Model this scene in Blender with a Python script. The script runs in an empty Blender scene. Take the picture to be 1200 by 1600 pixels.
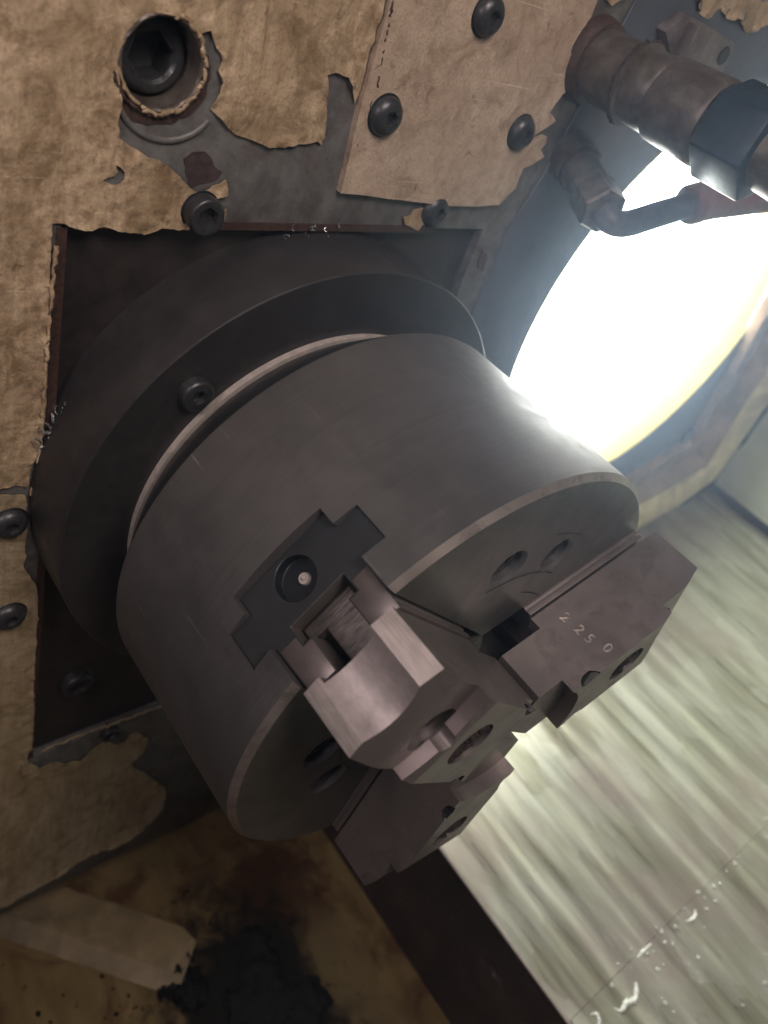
import bpy, bmesh, math, random
import numpy as np
from mathutils import Vector, Matrix, noise
from mathutils.geometry import delaunay_2d_cdt

MM = 0.001
PI = math.pi
rnd = random.Random(7)
scene = bpy.context.scene
COL = scene.collection

# ------------------------------------------------------------------ camera
# world frame: X = spindle axis (out of the headstock), Z = up, origin = centre of the chuck face
cam_d = bpy.data.cameras.new('camera')
cam = bpy.data.objects.new('camera', cam_d)
COL.objects.link(cam)
_W = np.array([[0.590382, 0.648141, -0.481001], [0.747006, -0.213089, 0.629743], [0.305666, -0.731099, -0.609969]])
CAM = Vector((99.084, -214.390, 240.003))
R3 = Matrix(((_W[0][0], -_W[0][1], -_W[0][2]), (_W[1][0], -_W[1][1], -_W[1][2]), (_W[2][0], -_W[2][1], -_W[2][2])))
cam.matrix_world = Matrix.Translation(CAM * MM) @ R3.to_4x4()
cam_d.sensor_fit = 'VERTICAL'
cam_d.lens = 26.0
cam_d.sensor_height = 26.0 * 1600 / 1237.0
cam_d.sensor_width = 26.0 * 1200 / 1237.0
cam_d.clip_start = 0.01
cam_d.clip_end = 50
cam_d.dof.use_dof = True
cam_d.dof.focus_distance = 0.30
cam_d.dof.aperture_fstop = 9.0
scene.camera = cam

# ------------------------------------------------------------------ world, lamps, exposure
world = bpy.data.worlds.new("World")
scene.world = world
world.use_nodes = True
bg = world.node_tree.nodes['Background']
bg.inputs[0].default_value = (0.90, 0.82, 0.78, 1)
bg.inputs[1].default_value = 0.026
scene.view_settings.view_transform = 'Standard'
scene.view_settings.look = 'None'
scene.view_settings.exposure = 0.0
scene.view_settings.gamma = 1.0

def area_lamp(name, loc, target, size, power, color, size_y=None):
    l = bpy.data.lights.new(name, 'AREA')
    l.energy = power; l.color = color; l.size = size * MM
    if size_y:
        l.shape = 'RECTANGLE'; l.size_y = size_y * MM
    o = bpy.data.objects.new(name, l); COL.objects.link(o)
    o.location = Vector(loc) * MM
    o.rotation_euler = (Vector(target) - Vector(loc)).to_track_quat('-Z', 'Y').to_euler()
    return o
# daylight falling in through the open door of the machine, above and behind the photographer
area_lamp('door_light', (300, -130, 660), (-70, -10, 40), 260, 4.0, (1.0, 0.87, 0.79))
area_lamp('side_light', (52, -480, 360), (-20, -70, 60), 100, 0.9, (1.0, 0.86, 0.84))
LAMP_STRENGTH = 20.0

# ------------------------------------------------------------------ outlines on the headstock wall (mm: y, z)
FILM_MAIN = [(-9.0, 213.4), (-4.6, 202.8), (-4.6, 194.8), (-4.8, 188.6), (-4.9, 183.3), (-4.7, 179.7), (-4.2, 173.6), (-5.4, 168.6), (-8.3, 173.2), (-11.7, 176.7), (-17.2, 177.5), (-20.8, 176.2), (-19.0, 169.7), (-16.6, 163.3), (-15.2, 156.6), (-15.3, 152.4), (-18.1, 153.6), (-22.7, 152.3), (-27.7, 151.6), (-33.5, 149.8), (-39.0, 149.9), (-44.8, 151.4), (-49.0, 152.4), (-52.9, 152.9), (-56.4, 154.8), (-58.8, 157.1), (-61.1, 158.5), (-63.8, 160.1), (-63.2, 162.8), (-61.9, 165.9), (-61.6, 168.9), (-63.6, 172.2), (-62.6, 175.2), (-63.5, 177.3), (-65.4, 178.4), (-66.5, 180.4), (-68.8, 183.3), (-70.5, 182.7), (-72.0, 181.6), (-73.8, 181.8), (-75.8, 183.3), (-80.0, 185.1), (-83.8, 185.5), (-87.2, 185.2), (-90.4, 183.7), (-93.3, 181.6), (-94.8, 178.1), (-96.1, 175.0), (-96.5, 171.5), (-96.6, 167.4), (-95.7, 163.0), (-95.2, 160.3), (-94.5, 157.2), (-95.1, 155.6), (-95.3, 153.3), (-94.6, 150.8), (-94.6, 148.4), (-91.7, 146.9), (-88.2, 145.3), (-84.2, 143.3), (-80.0, 142.4), (-75.5, 140.1), (-70.9, 136.8), (-67.8, 134.1), (-65.0, 132.4), (-60.3, 132.8), (-56.8, 134.8), (-53.4, 137.1), (-52.3, 134.3), (-51.9, 131.5), (-55.4, 130.6), (-57.3, 127.0), (-54.5, 125.9), (-50.9, 126.7), (-50.8, 124.8), (-51.1, 122.8), (-55.6, 122.2), (-59.6, 119.7), (-64.2, 119.1), (-69.1, 118.1), (-75.4, 118.5), (-78.7, 116.6), (-81.6, 116.1), (-86.0, 117.2), (-90.6, 117.4), (-96.4, 118.7), (-99.6, 117.8), (-106.1, 118.1), (-110.0, 119.9), (-112.3, 120.0), (-113.7, 119.6), (-114.0, 114.5), (-114.0, 108.9), (-113.8, 102.0), (-113.3, 96.0), (-113.5, 91.2), (-113.0, 84.9), (-113.4, 78.4), (-112.8, 71.8), (-113.4, 65.0), (-112.9, 57.9), (-112.7, 49.2), (-113.1, 40.2), (-113.0, 34.0), (-114.5, 27.9), (-115.5, 22.9), (-117.1, 17.0), (-117.9, 12.2), (-118.2, 7.5), (-123.0, 9.4), (-129.1, 9.6), (-147.4, 13.8), (-142.7, 187.4)]
HOLE_NOTCH = [(-95.0, 140.1), (-93.0, 139.2), (-91.2, 137.5), (-91.0, 134.9), (-92.3, 133.2), (-94.9, 133.0), (-97.2, 134.0), (-98.5, 134.6), (-96.4, 135.3), (-94.4, 136.0), (-93.7, 137.7)]
FILM_LOW = [(-147.5, 11.2), (-129.1, 7.2), (-124.2, 4.9), (-119.1, 3.5), (-118.2, -1.7), (-118.3, -8.9), (-117.7, -18.1), (-118.3, -26.0), (-117.8, -32.1), (-118.8, -38.2), (-116.4, -44.5), (-113.4, -51.2), (-111.7, -58.0), (-111.6, -66.5), (-111.0, -76.4), (-111.5, -85.2), (-111.2, -94.1), (-111.0, -115.8), (-110.8, -138.9), (-109.9, -164.8), (-109.7, -191.7), (-111.7, -194.2), (-112.6, -200.9), (-108.8, -208.6), (-104.1, -216.5), (-98.2, -216.1), (-91.6, -219.1), (-85.4, -224.5), (-79.3, -227.0), (-74.5, -221.9), (-70.7, -218.9), (-66.5, -216.3), (-61.8, -218.2), (-55.4, -227.1), (-51.2, -226.5), (-48.7, -222.4), (-45.5, -220.3), (-39.7, -225.1), (-34.1, -233.4), (-33.4, -242.3), (-35.1, -250.5), (-39.4, -255.9), (-44.3, -257.0), (-37.9, -268.4), (-31.0, -278.8), (-19.9, -299.7), (-9.2, -317.5), (-6.7, -334.6), (-6.8, -348.0), (-10.5, -359.5), (-16.4, -367.1), (-23.8, -375.3), (-32.3, -378.2), (-42.1, -377.6), (-54.1, -372.5), (-62.6, -369.8), (-71.9, -373.2), (-82.0, -377.6), (-92.4, -381.4), (-99.2, -380.9), (-107.6, -383.5), (-114.7, -383.5), (-120.7, -385.6), (-127.6, -383.4), (-158.3, -387.9)]
COVER = [(-5.8, 214.0), (-3.5, 203.0), (-3.7, 185.6), (-3.6, 166.9), (-2.7, 151.6), (-1.8, 135.3), (10.0, 135.0), (22.6, 134.1), (41.7, 133.1), (62.2, 132.1), (79.2, 132.3), (95.6, 133.8), (98.6, 138.0), (102.3, 141.9), (101.8, 146.5), (102.0, 151.3), (106.7, 153.4), (113.4, 157.8), (108.5, 160.7), (110.6, 163.3), (109.3, 166.6), (103.9, 164.8), (99.4, 158.9), (98.3, 162.0), (100.9, 167.1), (105.2, 169.7), (111.0, 173.7), (107.7, 175.6), (104.0, 176.9), (105.8, 181.0), (108.0, 185.1), (110.5, 187.5), (110.8, 190.3), (112.3, 195.2), (110.7, 202.9), (107.1, 203.9), (103.6, 202.4), (101.7, 200.6), (101.0, 204.0), (102.0, 208.6), (103.8, 212.4), (105.1, 216.0), (104.7, 221.7), (96.9, 234.0)]
FILM_RIGHT = [(163.7, 247.0), (176.8, 234.1), (181.7, 230.1), (187.4, 228.9), (193.8, 228.8), (195.4, 231.8), (200.2, 234.3), (206.2, 231.4), (212.1, 231.5), (217.2, 233.4), (225.7, 231.0), (235.5, 227.8), (239.0, 230.7), (241.9, 233.0), (249.2, 235.3), (289.2, 241.0), (253.2, 264.4)]
FILM_TOP = [(106.0, 231.2), (112.0, 222.9), (118.0, 221.5), (120.8, 223.9), (126.8, 226.7), (126.6, 235.1)]
CHIP_A = [(51.1, 126.4), (55.2, 122.8), (51.1, 122.2), (50.1, 119.1), (44.9, 120.9), (40.5, 122.0), (38.4, 124.9), (42.9, 126.2), (43.8, 128.6), (50.2, 129.9)]
CHIP_B = [(93.1, 154.3), (97.9, 157.6), (109.6, 162.0), (112.8, 158.7), (107.7, 153.5), (100.6, 151.3)]
CHIP_C = [(99.9, 109.5), (104.0, 107.4), (106.0, 103.2), (105.6, 97.9), (101.1, 99.7), (99.1, 105.0)]
PRIMER_TOP = [(-112.4, 119.4), (-104.1, 119.7), (-95.4, 119.9), (-79.1, 119.2), (-56.6, 120.5), (-28.4, 120.4), (14.0, 119.9), (43.6, 120.3), (44.3, 118.7), (7.6, 118.1), (-20.2, 118.4), (-42.5, 118.7), (-56.1, 118.0), (-68.8, 116.4), (-81.0, 115.4), (-90.4, 115.6), (-101.6, 115.0), (-108.4, 113.9), (-108.6, 104.2), (-108.0, 98.2), (-109.1, 97.1), (-107.6, 84.5), (-105.6, 73.8), (-104.5, 68.2), (-105.5, 56.9), (-108.2, 50.0), (-110.6, 54.7), (-112.4, 84.8), (-113.3, 108.9)]
PRIMER_RING = [(-94.1, 161.3), (-91.8, 156.9), (-87.3, 155.4), (-79.4, 156.7), (-73.5, 159.3), (-69.3, 164.1), (-68.1, 170.1), (-69.3, 176.5), (-67.4, 175.8), (-65.4, 169.4), (-66.1, 163.5), (-69.8, 158.1), (-77.2, 154.1), (-84.9, 153.2), (-91.4, 154.0), (-94.9, 157.5)]
PRIMER_MID = [(-70.8, 143.4), (-67.5, 145.3), (-62.8, 146.1), (-58.2, 141.6), (-54.7, 139.5), (-57.1, 136.4), (-61.9, 134.6), (-66.1, 133.0), (-68.5, 137.0)]
PRIMER_LOW = [(-111.9, -188.8), (-95.9, -187.1), (-80.8, -191.0), (-65.0, -193.6), (-48.2, -197.9), (-26.7, -197.8), (-25.0, -203.0), (-45.2, -204.7), (-59.9, -203.9), (-76.2, -201.0), (-91.7, -196.8), (-106.2, -199.6)]
PRIMER_R = [(110.9, 199.0), (107.6, 207.5), (113.7, 213.4), (122.6, 217.3), (136.6, 215.7), (130.3, 208.3), (123.1, 202.0), (125.1, 191.4), (131.3, 182.3), (125.3, 180.3), (114.8, 187.5)]
FR_IN = [(393.1, -128.7), (436.2, -117.4), (492.3, -98.2), (515.2, -90.8), (508.4, -56.2), (495.8, -6.3), (470.0, 86.2)]
FR_LT = [(429.0, -153.0), (473.0, -142.9), (524.8, -130.1), (558.1, -118.7), (549.5, -81.3), (540.9, -29.8), (523.8, 57.1)]
FR_TN = [(452.2, -167.2), (490.2, -157.7), (545.9, -150.9), (591.3, -142.8), (568.9, -80.7), (564.9, -38.3), (564.4, 38.3)]
FR_OUT = [(495.5, -217.8), (537.5, -208.9), (591.2, -195.3), (645.1, -167.6), (646.3, -127.4), (638.8, -82.7), (635.0, 0.4)]
FR_GK = [(505.8, -227.0), (546.8, -217.6), (603.6, -204.7), (661.8, -175.5), (664.0, -135.7), (656.3, -89.2), (657.4, -4.1)]


# ------------------------------------------------------------------ materials
def mat(name):
    m = bpy.data.materials.new(name); m.use_nodes = True
    nt = m.node_tree
    b = nt.nodes['Principled BSDF']
    return m, nt, b
def N(nt, t, **kw):
    n = nt.nodes.new(t)
    for k, v in kw.items():
        if k in n.inputs.keys() if hasattr(n.inputs, 'keys') else False: n.inputs[k].default_value = v
        else: setattr(n, k, v)
    return n
def coords(nt, scale=(1, 1, 1), rot=(0, 0, 0)):
    tc = nt.nodes.new('ShaderNodeTexCoord'); mp = nt.nodes.new('ShaderNodeMapping')
    mp.inputs['Scale'].default_value = [s * 1000 for s in scale]
    mp.inputs['Rotation'].default_value = rot
    nt.links.new(tc.outputs['Object'], mp.inputs['Vector'])
    return mp.outputs['Vector']
def noise_tex(nt, vec, scale, detail=4, rough=0.55, dist=0.0):
    n = nt.nodes.new('ShaderNodeTexNoise')
    n.inputs['Scale'].default_value = scale; n.inputs['Detail'].default_value = detail
    n.inputs['Roughness'].default_value = rough; n.inputs['Distortion'].default_value = dist
    nt.links.new(vec, n.inputs['Vector'])
    return n.outputs['Fac']
def ramp(nt, fac, stops, interp='LINEAR'):
    r = nt.nodes.new('ShaderNodeValToRGB'); cr = r.color_ramp; cr.interpolation = interp
    while len(cr.elements) < len(stops): cr.elements.new(0.5)
    for e, (p, c) in zip(cr.elements, stops):
        e.position = p
        e.color = (c, c, c, 1) if isinstance(c, (int, float)) else (c[0], c[1], c[2], 1)
    nt.links.new(fac, r.inputs['Fac'])
    return r.outputs['Color']
def mixc(nt, fac, a, b, mode='MIX'):
    m = nt.nodes.new('ShaderNodeMix'); m.data_type = 'RGBA'; m.blend_type = mode
    for i, v in ((0, fac), (6, a), (7, b)):
        if hasattr(v, 'default_value') or hasattr(v, 'is_linked'): nt.links.new(v, m.inputs[i])
        elif isinstance(v, (int, float)) and i == 0: m.inputs[0].default_value = v
        else: m.inputs[i].default_value = (v[0], v[1], v[2], 1)
    return m.outputs[2]
def bump(nt, b, h, strength=0.3, dist=0.3, prev=None):
    n = nt.nodes.new('ShaderNodeBump'); n.inputs['Strength'].default_value = strength
    n.inputs['Distance'].default_value = dist * MM
    nt.links.new(h, n.inputs['Height'])
    if prev: nt.links.new(prev, n.inputs['Normal'])
    nt.links.new(n.outputs['Normal'], b.inputs['Normal'])
    return n.outputs['Normal']

def paint_mat(name, c1, c2, c3, dirt=0.0, run=0.20):
    m, nt, b = mat(name)
    v = coords(nt)
    vs = coords(nt, (1, 1, run))
    big = noise_tex(nt, vs, 0.030, 6, 0.65, 0.6)
    blot = noise_tex(nt, v, 0.055, 7, 0.7, 1.0)
    mid = noise_tex(nt, vs, 0.14, 8, 0.72)
    fine = noise_tex(nt, v, 0.9, 4, 0.65)
    c = mixc(nt, ramp(nt, big, [(0.38, 0), (0.62, 1)]), c1, c2)
    c = mixc(nt, ramp(nt, mid, [(0.42, 0), (0.66, 0.9)]), c, c3)
    c = mixc(nt, ramp(nt, blot, [(0.50 - dirt, 0), (0.68 - dirt, 0.8)]), c, (c3[0] * .62, c3[1] * .58, c3[2] * .5))
    c = mixc(nt, ramp(nt, fine, [(0.50, 0), (0.70, 0.55)]), c, (c3[0] * .65, c3[1] * .6, c3[2] * .55))
    rust = noise_tex(nt, vs, 0.10, 5, 0.6, 1.2)
    c = mixc(nt, ramp(nt, rust, [(0.62, 0), (0.74, 0.75)]), c, (0.10, 0.042, 0.018))
    # fine pale scratches
    vv = coords(nt, (1, 0.03, 1.4), (0.9, 0, 0)); sc = noise_tex(nt, vv, 0.5, 2, 0.5)
    c = mixc(nt, ramp(nt, sc, [(0.72, 0), (0.745, 0.5)]), c, [min(1, x * 1.35) for x in c1])
    nt.links.new(c, b.inputs['Base Color'])
    nt.links.new(ramp(nt, mid, [(0.3, 0.26), (0.7, 0.58)]), b.inputs['Roughness'])
    b.inputs['Specular IOR Level'].default_value = 0.5
    w = nt.nodes.new('ShaderNodeTexNoise'); w.inputs['Scale'].default_value = 0.22; w.inputs['Detail'].default_value = 6
    w.inputs['Distortion'].default_value = 2.0; nt.links.new(v, w.inputs['Vector'])
    n1 = bump(nt, b, w.outputs['Fac'], 0.45, 0.6)
    bump(nt, b, fine, 0.65, 0.35, n1)
    return m
TAN = paint_mat('tan_paint', (0.52, 0.385, 0.26), (0.33, 0.235, 0.14), (0.25, 0.172, 0.10), 0.045)
TAN_OLD = paint_mat('grimy_tan_paint', (0.42, 0.34, 0.23), (0.35, 0.265, 0.165), (0.24, 0.17, 0.095))
TAN_COVER = paint_mat('cover_paint', (0.50, 0.385, 0.295), (0.41, 0.305, 0.225), (0.33, 0.24, 0.175), 0.0, 0.85)

def simple(name, col, rough=0.5, metal=0.0, nscale=0.25, var=0.35, bstr=0.2, bdist=0.15, stretch=(1, 1, 1), spec=0.5, dirt=None):
    m, nt, b = mat(name)
    v = coords(nt, stretch)
    f = noise_tex(nt, v, nscale, 6, 0.62, 0.3)
    c = mixc(nt, ramp(nt, f, [(0.3, 0), (0.7, 1)]), [x * (1 - var) for x in col], [min(1, x * (1 + var)) for x in col])
    if dirt:
        g = noise_tex(nt, v, nscale * 0.35, 7, 0.7, 0.6)
        c = mixc(nt, ramp(nt, g, [(0.48, 0), (0.68, 0.9)]), c, dirt)
    nt.links.new(c, b.inputs['Base Color'])
    b.inputs['Metallic'].default_value = metal
    b.inputs['Specular IOR Level'].default_value = spec
    g2 = noise_tex(nt, v, nscale * 2.3, 4, 0.6)
    nt.links.new(ramp(nt, g2, [(0.3, max(0.03, rough - 0.08)), (0.7, min(1, rough + 0.10))]), b.inputs['Roughness'])
    bump(nt, b, noise_tex(nt, v, nscale * 6, 4, 0.6), bstr, bdist)
    return m
GREY_CAST = simple('bare_grey_casting', (0.125, 0.118, 0.114), 0.50, 0.25, 0.12, 0.35, 0.35, 0.35, dirt=(0.070, 0.052, 0.048))
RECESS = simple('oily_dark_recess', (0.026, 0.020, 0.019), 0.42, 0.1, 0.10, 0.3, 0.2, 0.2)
STAIN = simple('brown_stain', (0.050, 0.034, 0.034), 0.5, 0.1, 0.3, 0.4)
PRIMER = simple('red_brown_primer', (0.046, 0.023, 0.018), 0.5, 0.0, 0.5, 0.5, 0.5, 0.4)
OXIDE_FL = simple('black_oxide_flange', (0.034, 0.030, 0.031), 0.42, 0.35, 0.08, 0.2, 0.12, 0.06, dirt=(0.03, 0.026, 0.027))
BOLT = simple('black_oxide_bolt', (0.045, 0.044, 0.047), 0.38, 0.5, 0.5, 0.3, 0.1, 0.1)
BRIGHT_RING = simple('turned_steel', (0.34, 0.29, 0.265), 0.70, 0.15, 0.3, 0.2, 0.1, 0.05)
DARK = simple('plain_black', (0.006, 0.006, 0.006), 0.5, 0.0, 0.2, 0.3)  # plain black for bolt rings, scribed lines, nicks and the hole disc
RUBBER = simple('black_rubber', (0.010, 0.011, 0.011), 0.6, 0.0, 0.3, 0.2)
PIPE = simple('oily_brown_fitting', (0.105, 0.086, 0.074), 0.40, 0.4, 0.14, 0.4, 0.3, 0.3, dirt=(0.05, 0.03, 0.022))
NUT = simple('blued_hex_nut', (0.022, 0.036, 0.055), 0.38, 0.3, 0.2, 0.3, 0.2, 0.2)
HOSE = simple('dark_hose', (0.040, 0.030, 0.034), 0.45, 0.0, 0.2, 0.3, 0.2, 0.2)
SLEEVE = simple('faded_red_sleeve', (0.13, 0.055, 0.048), 0.5, 0.0, 0.15, 0.3, 0.2, 0.2)
BRACKET = simple('grey_bracket', (0.16, 0.135, 0.135), 0.45, 0.4, 0.14, 0.25, 0.2, 0.2, dirt=(0.07, 0.05, 0.05))
LAMP_RIM = simple('yellowed_lamp_rim', (0.20, 0.16, 0.05), 0.45, 0.0, 0.10, 0.12, 0.1, 0.2)
PANEL = simple('blue_grey_panel', (0.085, 0.092, 0.115), 0.45, 0.3, 0.05, 0.12, 0.1, 0.2)
FRAME = simple('stained_frame', (0.26, 0.18, 0.12), 0.42, 0.15, 0.04, 0.35, 0.2, 0.3, dirt=(0.11, 0.08, 0.065))
FRAME_TAN = simple('pale_tan_moulding', (0.68, 0.58, 0.34), 0.42, 0.1, 0.04, 0.25, 0.2, 0.3, dirt=(0.25, 0.18, 0.10))
SIDE = simple('pale_green_side_wall', (0.52, 0.56, 0.46), 0.4, 0.2, 0.02, 0.12, 0.1, 0.2)
FASCIA = simple('dark_brown_fascia', (0.055, 0.038, 0.036), 0.30, 0.3, 0.03, 0.3, 0.1, 0.2)
GREASE = simple('chewed_brown_swarf', (0.060, 0.042, 0.036), 0.6, 0.3, 0.9, 0.6, 0.9, 1.0, stretch=(1, 1.4, .35))
CHIPM = simple('bright_swarf', (0.55, 0.55, 0.55), 0.25, 0.9, 0.8, 0.3)
STAMP = simple('worn_stamp_glint', (0.46, 0.40, 0.38), 0.30, 0.6, 1.6, 0.3, dirt=(0.12, 0.10, 0.095))  # pale figure strokes: glints painted into the colour, partly worn

def steel(name, c, rough, metal=0.6, scratch=0.5, brush=None, dirtc=None, bstr=0.15, bmix=0.5):
    """dark tool steel: cloudy oil film, faint scratches, small dings"""
    m, nt, b = mat(name)
    v = coords(nt)
    cloud = noise_tex(nt, v, 0.028, 5, 0.6, 0.6)
    col = mixc(nt, ramp(nt, cloud, [(0.3, 0), (0.72, 1)]), [x * 0.82 for x in c], [x * 1.2 for x in c])
    if dirtc:
        g = noise_tex(nt, v, 0.09, 8, 0.72, 0.7)
        col = mixc(nt, ramp(nt, g, [(0.52, 0), (0.70, 0.8)]), col, dirtc)
    # sparse scratches: thin bands of stretched noise in two directions
    for rot, st in (((0.5, 0.9, 0.4), 0.35), ((1.7, 0.3, 2.1), 0.25)):
        vv = coords(nt, (0.02, 1.6, 1.6), rot)
        s = noise_tex(nt, vv, 0.55, 2, 0.5)
        msk = noise_tex(nt, v, 0.05, 3, 0.5)
        mm = nt.nodes.new('ShaderNodeMath'); mm.operation = 'MULTIPLY'
        nt.links.new(ramp(nt, s, [(0.735, 0), (0.76, 1)]), mm.inputs[0])
        nt.links.new(ramp(nt, msk, [(0.5, 0), (0.6, st * scratch * 2)]), mm.inputs[1])
        col = mixc(nt, mm.outputs[0], col, [min(1, x * 3.2 + 0.03) for x in c])
    if brush:
        vb = coords(nt, brush)
        f2 = noise_tex(nt, vb, 0.8, 5, 0.7)
        col = mixc(nt, bmix, col, mixc(nt, ramp(nt, f2, [(0.36, 0), (0.62, 1)]), (0.42, 0.42, 0.42), (1.25, 1.25, 1.25)), 'MULTIPLY')
    nt.links.new(col, b.inputs['Base Color'])
    b.inputs['Metallic'].default_value = metal
    b.inputs['Specular IOR Level'].default_value = 0.5
    r1 = noise_tex(nt, v, 0.10, 6, 0.65, 0.4)
    nt.links.new(ramp(nt, r1, [(0.3, rough - 0.07), (0.7, rough + 0.08)]), b.inputs['Roughness'])
    fine = noise_tex(nt, v, 2.2, 3, 0.6)
    p = bump(nt, b, fine, bstr, 0.03)
    if brush:
        bump(nt, b, f2, 0.9 * bmix, 0.20, p)
    return m
CHUCK = steel('chuck_black_steel', (0.100, 0.092, 0.093), 0.46, 0.5, 0.8, brush=(2.2, 0.02, 0.02), bmix=0.20)
FACE = steel('chuck_face_steel', (0.10, 0.097, 0.090), 0.34, 0.55, 0.9, dirtc=(0.05, 0.055, 0.05))
CHAMFER = steel('worn_bright_chamfer', (0.26, 0.22, 0.20), 0.40, 0.7, 1.0, dirtc=(0.10, 0.085, 0.075), bstr=0.4)
JAW = steel('jaw_steel', (0.185, 0.157, 0.152), 0.37, 0.6, 0.6, dirtc=(0.12, 0.095, 0.088))
JAW_END = steel('ground_jaw_end', (0.60, 0.51, 0.50), 0.34, 0.8, 0.8, brush=(0.35, 1.2, 1.2), bmix=0.18)
MILLED = steel('milled_jaw_end', (0.50, 0.43, 0.40), 0.42, 0.8, 0.5, brush=(0.09, 1.7, 2.4), bstr=0.6, bmix=0.42)
JAW_STEP = steel('ground_step_steel', (0.19, 0.155, 0.15), 0.36, 0.75, 0.6)
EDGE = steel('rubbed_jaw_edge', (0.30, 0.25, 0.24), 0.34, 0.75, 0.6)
MASTER = steel('master_jaw_steel', (0.15, 0.125, 0.12), 0.38, 0.6, 0.6)
MASTER_DK = steel('master_jaw_dark_face', (0.030, 0.031, 0.034), 0.36, 0.4, 0.2)  # darker copy of the master jaw steel, shade put into its colour
HOLE_DK = steel('dark_bore', (0.010, 0.012, 0.016), 0.40, 0.3, 0.1)
NUTM = steel('serrated_t_nut_steel', (0.10, 0.085, 0.08), 0.42, 0.6, 0.4, brush=(1.3, .5, .14), bstr=0.5, bmix=0.95)

def emission_lamp(name):
    m, nt, b = mat(name)
    b.inputs['Base Color'].default_value = (0.8, 0.8, 0.8, 1)
    b.inputs['Emission Color'].default_value = (0.97, 1.0, 0.93, 1)
    b.inputs['Emission Strength'].default_value = LAMP_STRENGTH
    return m
LAMP = emission_lamp('lamp_glow')

def sheet_mat():
    m, nt, b = mat('streaked_way_cover_steel')
    # lamp reflections put into the colour: long streaks along the spindle, broken into patches
    vs = coords(nt, (0.065, 1, 1)); v2 = coords(nt, (0.08, 1, 1), (0, 0, 0.02)); v = coords(nt)
    s1 = noise_tex(nt, vs, 0.085, 4, 0.55); s2 = noise_tex(nt, v2, 0.13, 3, 0.55); cl = noise_tex(nt, v, 0.011, 4, 0.6, 0.5)
    patch = noise_tex(nt, coords(nt, (0.30, 1, 1)), 0.040, 3, 0.5)
    s3 = noise_tex(nt, coords(nt, (0.04, 1, 1)), 0.45, 3, 0.6)
    col = mixc(nt, ramp(nt, s1, [(0.30, 0), (0.70, 1)]), (0.27, 0.26, 0.19), (0.60, 0.61, 0.47))
    col = mixc(nt, ramp(nt, s2, [(0.34, 0.5), (0.50, 0)]), col, (0.30, 0.28, 0.20))
    col = mixc(nt, ramp(nt, patch, [(0.42, 0.35), (0.56, 0)]), col, (0.68, 0.68, 0.60))
    vo = nt.nodes.new('ShaderNodeTexVoronoi'); vo.distance = 'CHEBYCHEV'; vo.inputs['Scale'].default_value = 0.075
    nt.links.new(coords(nt, (0.22, 1, 1)), vo.inputs['Vector'])
    blk = nt.nodes.new('ShaderNodeSeparateColor'); nt.links.new(vo.outputs['Color'], blk.inputs[0])
    col = mixc(nt, ramp(nt, blk.outputs[0], [(0.55, 0), (0.9, 0.38)]), col, (0.27, 0.255, 0.19))
    col = mixc(nt, ramp(nt, blk.outputs[1], [(0.60, 0), (0.9, 0.35)]), col, (0.70, 0.70, 0.60))
    col = mixc(nt, ramp(nt, cl, [(0.46, 0), (0.64, 0.6)]), col, (0.40, 0.32, 0.29))
    col = mixc(nt, ramp(nt, s3, [(0.58, 0), (0.72, 0.35)]), col, (0.72, 0.73, 0.66))
    nt.links.new(col, b.inputs['Base Color'])
    b.inputs['Metallic'].default_value = 0.6
    nt.links.new(ramp(nt, s1, [(0.3, 0.26), (0.7, 0.44)]), b.inputs['Roughness'])
    bump(nt, b, s3, 0.10, 0.08)
    return m
SHEET = sheet_mat()

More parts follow.
